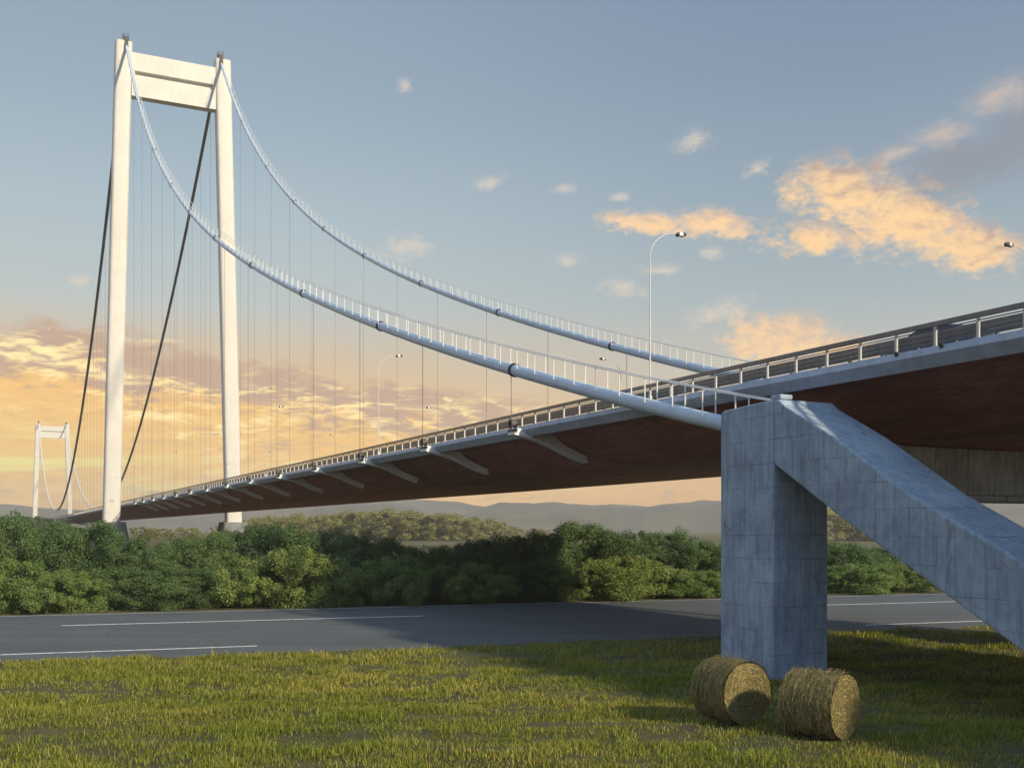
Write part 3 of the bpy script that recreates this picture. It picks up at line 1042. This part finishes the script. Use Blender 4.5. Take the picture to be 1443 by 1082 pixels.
# ------------------------------------------------------------------ hay bales
def hay_bale(loc, rz, label, rad, ln, seed):
    rg = np.random.default_rng(seed)
    o = thing('hay_bale', label, 'hay bale', loc, rz, 'round hay bales in front of the pillar')
    # local x is the axis of the roll
    nseg, nr = 72, 26
    prof = []
    for i in range(nr + 1):
        u = i / nr
        x = -ln / 2 + ln * u
        e = min(u, 1 - u) * ln
        rr = rad * (1 - .09 * math.exp(-(e / .05) ** 1.2))
        prof.append((x, rr))
    th = np.linspace(0, 2 * np.pi, nseg, endpoint=False)
    V = []
    for x, rr in prof:
        dr = .035 * vnoise(th * 3 / np.pi * 2 + seed, np.full(nseg, x * 6)) + .014 * vnoise(np.cos(th) * 14 + seed, np.sin(th) * 14 + x * 18)
        flat = np.where(np.sin(th) < -.8, -.05, 0) - .035 * np.sin(th)
        r2 = rr + dr + flat
        V.append(np.stack([np.full(nseg, x), r2 * np.cos(th), rad - .03 + r2 * np.sin(th)], 1))
    V = np.concatenate(V)
    ids = np.arange(nseg * (nr + 1)).reshape(nr + 1, nseg)
    a, b = ids[:-1].ravel(), np.roll(ids, -1, 1)[:-1].ravel()
    c2, d2 = np.roll(ids, -1, 1)[1:].ravel(), ids[1:].ravel()
    T = np.concatenate([np.stack([a, b, c2], 1), np.stack([a, c2, d2], 1)])
    tint = .18 + .12 * rg.random(len(V))
    def strands(n, kind):
        P, Tt, ti = [], [], []
        for i in range(n):
            w = rg.uniform(.003, .007)
            val = rg.random() ** 1.5
            if kind == 'side':
                x = rg.uniform(-ln / 2, ln / 2)
                t0 = rg.uniform(0, 2 * np.pi)
                span = rg.uniform(.15, .6)
                tilt = rg.normal(0, .16)
                k = 4
                lift = rg.uniform(.004, .035) if rg.random() < .8 else rg.uniform(.03, .11)
                pts = []
                for j in range(k + 1):
                    f = j / k
                    ang = t0 + span * (f - .5)
                    e = lift * (1 - .6 * math.sin(math.pi * f)) + .008
                    xx = x + tilt * span * (f - .5)
                    xx = max(-ln / 2 - .01, min(ln / 2 + .01, xx))
                    pts.append(((xx, (rad + e) * math.cos(ang), rad - .03 + (rad + e) * math.sin(ang)), (1, 0, 0)))
            else:
                sd = kind
                r0 = rad * math.sqrt(rg.uniform(.002, .93))
                t0 = rg.uniform(0, 2 * np.pi)
                span = min(2.2, rg.uniform(.14, .42) / max(r0, .06))
                k = 5
                dr_ = rg.normal(0, .035)
                lift = rg.uniform(.004, .04)
                pts = []
                for j in range(k + 1):
                    f = j / k
                    ang = t0 + span * (f - .5)
                    r1 = max(.01, r0 + dr_ * (f - .5))
                    pts.append(((sd * (ln / 2 + .006 + lift * (1 - .7 * math.sin(math.pi * f)) - .05 * (1 - r0 / rad)), r1 * math.cos(ang), rad - .03 + r1 * math.sin(ang)), (0, math.cos(ang), math.sin(ang))))
            base_i = len(P)
            for (p, s) in pts:
                P.append((p[0] - s[0] * w, p[1] - s[1] * w, p[2] - s[2] * w))
                P.append((p[0] + s[0] * w, p[1] + s[1] * w, p[2] + s[2] * w))
                ti += [val, val]
            for j in range(len(pts) - 1):
                q = base_i + 2 * j
                Tt += [(q, q + 1, q + 3), (q, q + 3, q + 2)]
        return np.array(P), np.array(Tt), np.array(ti)
    P, Tt, ti = strands(3800, 'side')
    me = np_mesh('roll', np.concatenate([V, P]), np.concatenate([T, Tt + len(V)]), M_hay, {'tint': np.concatenate([tint, ti])})
    link('roll', me, o)
    for sd in (-1, 1):
        nr2 = 14
        V2 = [np.array([[sd * (ln / 2 - .05), 0, rad - .03]])]
        for i in range(1, nr2 + 1):
            r1 = rad * .965 * i / nr2
            x = sd * (ln / 2 - .045 * (1 - i / nr2) + .010 * vnoise(th * 2 + i * 1.7, np.full(nseg, seed + i * .8)) - (.03 if i == nr2 else 0))
            V2.append(np.stack([x, r1 * np.cos(th), rad - .03 + r1 * np.sin(th)], 1))
        V2 = np.concatenate(V2)
        T2 = []
        for k in range(nseg):
            T2.append((0, 1 + k, 1 + (k + 1) % nseg))
        for i in range(nr2 - 1):
            for k in range(nseg):
                p0, p1 = 1 + i * nseg + k, 1 + i * nseg + (k + 1) % nseg
                T2 += [(p0, p0 + nseg, p1 + nseg), (p0, p1 + nseg, p1)]
        P, Tt, ti = strands(2600 if sd == 1 else 500, sd)
        tint2 = np.concatenate([[.0], np.repeat(np.array([.05 if i < 2 else .10 + .22 * ((i * 7) % 3) / 2 for i in range(1, nr2 + 1)]), nseg)])
        me = np_mesh('end_face', np.concatenate([V2, P]), np.concatenate([np.array(T2), Tt + len(V2)]), M_hay, {'tint': np.concatenate([tint2, ti])})
        link('end_face', me, o)
BALES = [((5.42, 26.3), R(-61), 0.76, 1.15), ((7.08, 24.5), R(-44), .74, 1.25)]
hay_bale((5.42, 26.3, float(bumps(5.42, 26.3))), R(-61), 'round hay bale left of the other, coiled end facing the viewer', .76, 1.15, 3)
hay_bale((7.08, 24.5, float(bumps(7.08, 24.5))), R(-44), 'right-hand round hay bale, its long side showing left of its coiled end', .74, 1.25, 8)

# ------------------------------------------------------------------ grass
def make_grass():
    parts = []
    def band(n, z0, z1, hmin, hmax, wid):
        Y = np.sqrt(rng.uniform(z0 ** 2, z1 ** 2, n))
        X = rng.uniform(-1, 1, n) * (Y * .53 + 3.5)
        return X, Y, rng.uniform(hmin, hmax, n), np.full(n, wid)
    rows = [band(210000, 17, 30, .06, .18, .010), band(190000, 29, 40, .08, .20, .013), band(130000, 39, 57, .10, .22, .016)]
    X, Y, H, Wd = (np.concatenate([r[i] for r in rows]) for i in range(4))
    q = -RD.y * X + RD.x * Y
    s = RD.x * X + RD.y * Y
    edge = Q0 - .2 + .55 * vnoise(s * .5, s * 0 + 2.2) + .5 * vnoise(s * 2.1, s * 0 + 5.5)
    keep = q < edge
    dens = vnoise(X * .55, Y * .9) * .5 + vnoise(X * 1.9 + 5, Y * 2.6) * .5
    keep &= rng.random(len(X)) < .58 + 1.0 * dens
    a = X * WV.x + Y * WV.y
    t = X * DV.x + Y * DV.y
    keep &= ~((a > 22.6) & (a < 25.5) & (t > 27.15) & (t < 30.15))
    for (bx, by), rz, rad, ln in BALES:
        u = (X - bx) * math.cos(rz) + (Y - by) * math.sin(rz)
        v = -(X - bx) * math.sin(rz) + (Y - by) * math.cos(rz)
        keep &= ~((abs(u) < ln / 2 - .03) & (abs(v) < rad * .55))
    X, Y, H, Wd, dens = X[keep], Y[keep], H[keep], Wd[keep], dens[keep]
    n = len(X)
    clump = vnoise(X * .8 + 3, Y * 1.3 + 8)
    H = H * (1 + .55 * clump + .55 * dens)
    # a few tall dry stalks
    tall = rng.random(n) < .006
    H = np.where(tall, H * 1.45, H)
    Z = bumps(X, Y) - .02
    ang = rng.uniform(0, 2 * np.pi, n)
    lean = rng.uniform(.15, .85, n) * H
    lx, ly = np.cos(ang) * lean + .12 * H, np.sin(ang) * lean
    fa = ang + np.pi / 2 + rng.normal(0, .5, n)
    wx, wy = np.cos(fa) * Wd, np.sin(fa) * Wd
    V = np.empty((n, 5, 3), np.float32)
    V[:, 0] = np.stack([X - wx, Y - wy, Z], 1)
    V[:, 1] = np.stack([X + wx, Y + wy, Z], 1)
    mx, my, mz = X + lx * .38, Y + ly * .38, Z + H * .62
    V[:, 2] = np.stack([mx - wx * .75, my - wy * .75, mz], 1)
    V[:, 3] = np.stack([mx + wx * .75, my + wy * .75, mz], 1)
    V[:, 4] = np.stack([X + lx, Y + ly, Z + H * np.where(lean > .6 * H, .82, 1.0)], 1)
    o = (np.arange(n) * 5)[:, None]
    T = np.concatenate([o + np.array([[0, 1, 3]]), o + np.array([[0, 3, 2]]), o + np.array([[2, 3, 4]])])
    tint = np.clip(rng.random(n) * .75 + .25 * (clump + 1) / 2, 0, 1)
    patch = vnoise(X * .22 + 31, Y * .4 + 12) * .6 + vnoise(X * .9 + 3, Y * 1.5) * .4
    dry = np.clip((rng.random(n) ** 1.7) * (.58 + 1.0 * patch), 0, 1)
    dry = np.where(tall, .95, dry)
    me = np_mesh('grass', V.reshape(-1, 3), T, M_grass, {'tint': np.repeat(tint, 5), 'dry': np.repeat(dry, 5)})
    g_ = link('grass', me)
    g_['kind'] = 'stuff'
make_grass()

# ------------------------------------------------------------------ trees
def crown_mesh(seed, nclump, leaves, mat, w=1.0, low=.08, leaf=.085, spiky=.0):
    """a crown one metre tall and about w wide, made of many leaf-sized faces in clumps"""
    rg = np.random.default_rng(seed)
    C, Rr = [], []
    while len(C) < nclump:
        u = rg.uniform(low, .93)
        wid = w * .5 * (math.sqrt(max(.02, 1 - ((u - .38) / .60) ** 2)) if u > .38 else .80 + .20 * (u / .38))
        th = rg.uniform(0, 2 * np.pi)
        r = wid * math.sqrt(rg.uniform(.12, 1.0))
        ww = 1 + .28 * math.sin(3 * th + seed) + .18 * math.sin(5 * th + 2 * seed)
        C.append((r * ww * math.cos(th), r * ww * math.sin(th), u + rg.normal(0, .03)))
        Rr.append(rg.uniform(.06, .135) * (1.15 - .35 * u) * (1 + spiky * 2.2))
    C, Rr = np.array(C), np.array(Rr)
    per = leaves // nclump
    n = per * nclump
    ci = np.repeat(np.arange(nclump), per)
    d = rg.normal(size=(n, 3))
    d /= np.linalg.norm(d, axis=1)[:, None]
    rad = Rr[ci] * rg.uniform(.35, 1.12, n) ** .55 * np.where(rg.random(n) < .10, rg.uniform(1.0, 1.6, n), 1.0)
    P = C[ci] + d * rad[:, None] * np.array([1.0, 1.0, 1.0])
    P[:, 2] = np.maximum(P[:, 2], .0)
    nrm = d + rg.normal(0, .55, (n, 3)) + np.array([0, 0, .35])
    nrm /= np.linalg.norm(nrm, axis=1)[:, None]
    t1 = np.cross(nrm, rg.normal(size=(n, 3)))
    t1 /= np.linalg.norm(t1, axis=1)[:, None]
    t2 = np.cross(nrm, t1)
    sz = leaf * rg.uniform(.5, 1.15, n) * .5
    A = P - t1 * sz[:, None]
    B = P + t2 * (sz * .55)[:, None] + nrm * (sz * .2)[:, None]
    Cc = P + t1 * sz[:, None]
    Dd = P - t2 * (sz * .55)[:, None] + nrm * (sz * .2)[:, None]
    V = np.stack([A, B, Cc, Dd], 1).reshape(-1, 3)
    o = (np.arange(n) * 4)[:, None]
    T = np.concatenate([o + np.array([[0, 1, 2]]), o + np.array([[0, 2, 3]])])
    cl = rg.random(nclump)
    tint = np.clip(.55 * cl[ci] + .45 * rg.random(n), 0, 1)
    return np_mesh('crown', V, T, mat, {'tint': np.repeat(tint, 4)})
def trunk_mesh(seed, w=1.0):
    rg = random.Random(seed)
    mb = MB()
    mb.tube([(0, 0, -.06), (.01, 0, .15), (.0, .015, .4), (.02, .0, .75)], [.035, .028, .022, .008], 8)
    for k in range(7):
        th = rg.uniform(0, 6.28)
        z0 = rg.uniform(.12, .5)
        ln = rg.uniform(.22, .42) * w
        mb.tube([(0, 0, z0), (ln * .5 * math.cos(th), ln * .5 * math.sin(th), z0 + ln * .35), (ln * math.cos(th + .2), ln * math.sin(th + .2), z0 + ln * .85)], [.016, .011, .004], 6)
    return mb.mesh('trunk', M_bark, 60)
PROTO = {
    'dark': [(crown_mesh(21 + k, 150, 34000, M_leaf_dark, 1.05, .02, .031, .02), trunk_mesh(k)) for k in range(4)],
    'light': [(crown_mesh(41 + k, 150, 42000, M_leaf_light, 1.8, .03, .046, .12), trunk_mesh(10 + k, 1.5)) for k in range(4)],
}
def tree(name, label, cat, x, y, h, w, kind, k, rz, group):
    o = thing(name, label, cat, (x, y, -.02), rz, group)
    o.scale = (w, w, h) if kind == 'dark' else (w / 1.44, w / 1.44, h)
    cm, tm = PROTO[kind][k % 4]
    link('trunk', tm, o)
    link('crown', cm, o)
    return o
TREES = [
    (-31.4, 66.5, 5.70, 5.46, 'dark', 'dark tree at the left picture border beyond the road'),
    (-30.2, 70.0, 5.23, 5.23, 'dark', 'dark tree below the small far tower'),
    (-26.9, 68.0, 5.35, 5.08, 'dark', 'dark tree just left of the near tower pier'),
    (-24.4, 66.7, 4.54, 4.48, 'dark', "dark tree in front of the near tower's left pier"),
    (-22.3, 66.4, 3.84, 3.96, 'dark', "low dark tree in the dip between the near tower's two piers"),
    (-22.4, 71.6, 4.28, 4.81, 'dark', "dark tree left of the near tower's right pier"),
    (-19.7, 69.3, 4.53, 4.66, 'dark', "dark tree in front of the near tower's right pier"),
    (-18.8, 74.9, 5.05, 5.59, 'dark', "tall dark tree just right of the near tower's right pier"),
    (-15.7, 72.8, 5.19, 5.98, 'dark', "tall dark tree second to the right of the near tower's right pier"),
    (-13.8, 75.5, 4.80, 5.64, 'dark', "dark tree third to the right of the near tower's right pier"),
    (-11.1, 73.3, 4.51, 4.92, 'dark', 'dark tree left of the gap where golden woods show'),
    (-9.4, 76.0, 4.19, 4.54, 'dark', 'dark tree on the left rim of the gap where golden woods show'),
    (-7.5, 79.7, 3.52, 3.57, 'dark', 'small dark tree standing in the gap where golden woods show'),
    (-4.8, 77.5, 3.66, 4.63, 'dark', 'dark tree on the right rim of the gap where golden woods show'),
    (-2.3, 76.2, 4.24, 5.12, 'dark', 'dark tree below the left end of the grey hills'),
    (0.0, 80.2, 4.37, 5.99, 'dark', 'dark tree below the middle of the grey hills'),
    (2.6, 77.9, 4.59, 5.23, 'dark', 'dark tree left of the tallest tree before the hills'),
    (5.6, 82.0, 5.28, 7.35, 'dark', 'tallest dark tree before the grey hills'),
    (8.5, 79.9, 4.69, 5.96, 'dark', 'dark tree right of the tallest tree before the hills'),
    (12.0, 84.2, 4.68, 6.91, 'dark', 'broad dark tree two places left of the concrete pillar'),
    (14.3, 81.8, 4.03, 5.50, 'dark', 'dark tree touching the left edge of the concrete pillar'),
    (17.7, 86.1, 3.29, 5.79, 'dark', 'dark tree half hidden behind the concrete pillar'),
    (27.2, 87.2, 3.74, 5.86, 'dark', 'dark tree right of the concrete pillar'),
    (31.2, 90.6, 3.33, 5.41, 'dark', 'dark tree under the sloping strut'),
    (-29.0, 62.5, 2.98, 4.48, 'light', 'light green bush at the left end of the road edge'),
    (-26.3, 62.9, 2.34, 4.13, 'light', 'second light green bush from the left at the road edge'),
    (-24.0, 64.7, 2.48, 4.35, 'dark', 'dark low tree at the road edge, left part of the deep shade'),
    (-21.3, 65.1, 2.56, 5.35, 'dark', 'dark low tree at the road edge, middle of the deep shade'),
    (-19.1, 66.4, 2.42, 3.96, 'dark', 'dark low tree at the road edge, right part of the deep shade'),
    (-16.7, 66.6, 2.41, 3.18, 'light', 'narrow light bush beside the broad bright bush'),
    (-14.0, 67.5, 3.64, 6.05, 'light', "broad bright green bush below the bridge's brackets"),
    (-11.0, 68.0, 2.36, 3.66, 'light', 'light bush right of the broad bright bush'),
    (-7.5, 69.2, 3.01, 4.55, 'light', 'yellow-green bush standing forward in the gap below the golden woods'),
    (-5.0, 72.2, 2.45, 4.31, 'dark', 'dark low tree between two yellow-green bushes'),
    (-2.4, 71.3, 2.48, 5.53, 'light', 'wide yellow-green bush below the left end of the hills'),
    (1.0, 73.1, 2.66, 4.91, 'dark', 'dark low tree filling the gap between two wide bushes'),
    (4.6, 73.6, 2.15, 4.83, 'light', 'light bush under the tallest tree'),
    (7.8, 74.7, 2.86, 6.24, 'light', 'wide bright bush between the tallest tree and the pillar'),
    (11.5, 75.6, 1.93, 4.52, 'light', 'light bush two places left of the pillar'),
    (14.3, 76.8, 1.78, 3.67, 'light', 'light bush against the left edge of the pillar'),
    (26.3, 81.6, 2.13, 5.36, 'light', 'light bush in the triangle between pillar and strut'),
    (30.6, 83.6, 2.06, 4.99, 'light', 'light bush disappearing behind the sloping strut'),
]
for i, (x, y, h, w, kind, label) in enumerate(TREES):
    tree('bush' if kind == 'light' else 'tree', label, 'bush' if kind == 'light' else 'tree', x, y, h, w, kind, i * 3 + (i // 4), i * 2.4,
         'light green bushes along the road' if kind == 'light' else 'dark trees beyond the road')
def woodland(name, rows, mat, seed):
    """a far-off wood that reads as one mass: crowns of leaf clumps side by side"""
    protos = []
    for k in range(3):
        cm = crown_mesh(seed + k, 45, 6000, mat, 1.25, .02, .06)
        n = len(cm.vertices)
        co = np.empty(n * 3, np.float32)
        cm.vertices.foreach_get('co', co)
        ti = np.empty(n, np.float32)
        cm.attributes['tint'].data.foreach_get('value', ti)
        tv = np.empty(len(cm.loops), np.int32)
        cm.loops.foreach_get('vertex_index', tv)
        protos.append((co.reshape(-1, 3), ti, tv.reshape(-1, 3)))
        bpy.data.meshes.remove(cm)
    V, T, A = [], [], []
    o = 0
    for i, (x, y, h, w) in enumerate(rows):
        co, ti, tv = protos[i % 3]
        th = i * 2.1
        c, s = math.cos(th), math.sin(th)
        p = np.stack([x + w * (co[:, 0] * c - co[:, 1] * s), y + w * (co[:, 0] * s + co[:, 1] * c), h * co[:, 2] - .3], 1)
        V.append(p); A.append(np.clip(ti * .8 + .2 * ((i * 37) % 10) / 10, 0, 1)); T.append(tv + o)
        o += len(p)
    ob = link(name, np_mesh(name, np.concatenate(V), np.concatenate(T), mat, {'tint': np.concatenate(A)}))
    ob['kind'] = 'stuff'
W1 = []
rw = random.Random(5)
def wood(xa, xb, ya, yb, n, ha, hb):
    out_ = []
    for k in range(n):
        f = (k + rw.uniform(.1, .9)) / n
        h = ha + (hb - ha) * f + rw.uniform(-.8, .8)
        out_.append((xa + (xb - xa) * f + rw.uniform(-3, 3), ya + (yb - ya) * f + rw.uniform(-14, 14), h, h * rw.uniform(1.3, 1.9)))
    return out_
W1 = wood(-170, -118, 455, 455, 8, 5.5, 6.5) + wood(-120, -46, 450, 440, 12, 8.5, 13.0) + wood(-50, -6, 440, 430, 9, 12.5, 8.0) + wood(-8, 40, 460, 470, 7, 6.0, 3.5) + wood(118, 180, 400, 410, 9, 13.0, 9.0)
W1 += wood(-130, -25, 560, 560, 9, 12, 12)
woodland('golden_woodland', W1, M_leaf_gold, 71)
W2 = wood(-250, -195, 420, 410, 8, 9.5, 8.5) + wood(-200, -165, 405, 400, 7, 10.0, 8.5)
woodland('dark_woodland', W2, M_leaf_dark, 91)

# ------------------------------------------------------------------ air
def haze():
    m = bpy.data.materials.new('haze')
    m.use_nodes = True
    t = NT(m.node_tree)
    t.n.clear()
    o = t.node('ShaderNodeOutputMaterial')
    v = t.node('ShaderNodeVolumePrincipled')
    v.inputs['Color'].default_value = (.92, .88, .82, 1)
    v.inputs['Density'].default_value = 3.0e-4
    v.inputs['Anisotropy'].default_value = .0
    t.l.new(v.outputs[0], o.inputs['Volume'])
    mb = MB()
    mb.box(-2700, 2700, -2700, 2700, -2.0, 112)
    h = mb.build('haze', m)
    h['kind'] = 'stuff'
haze()
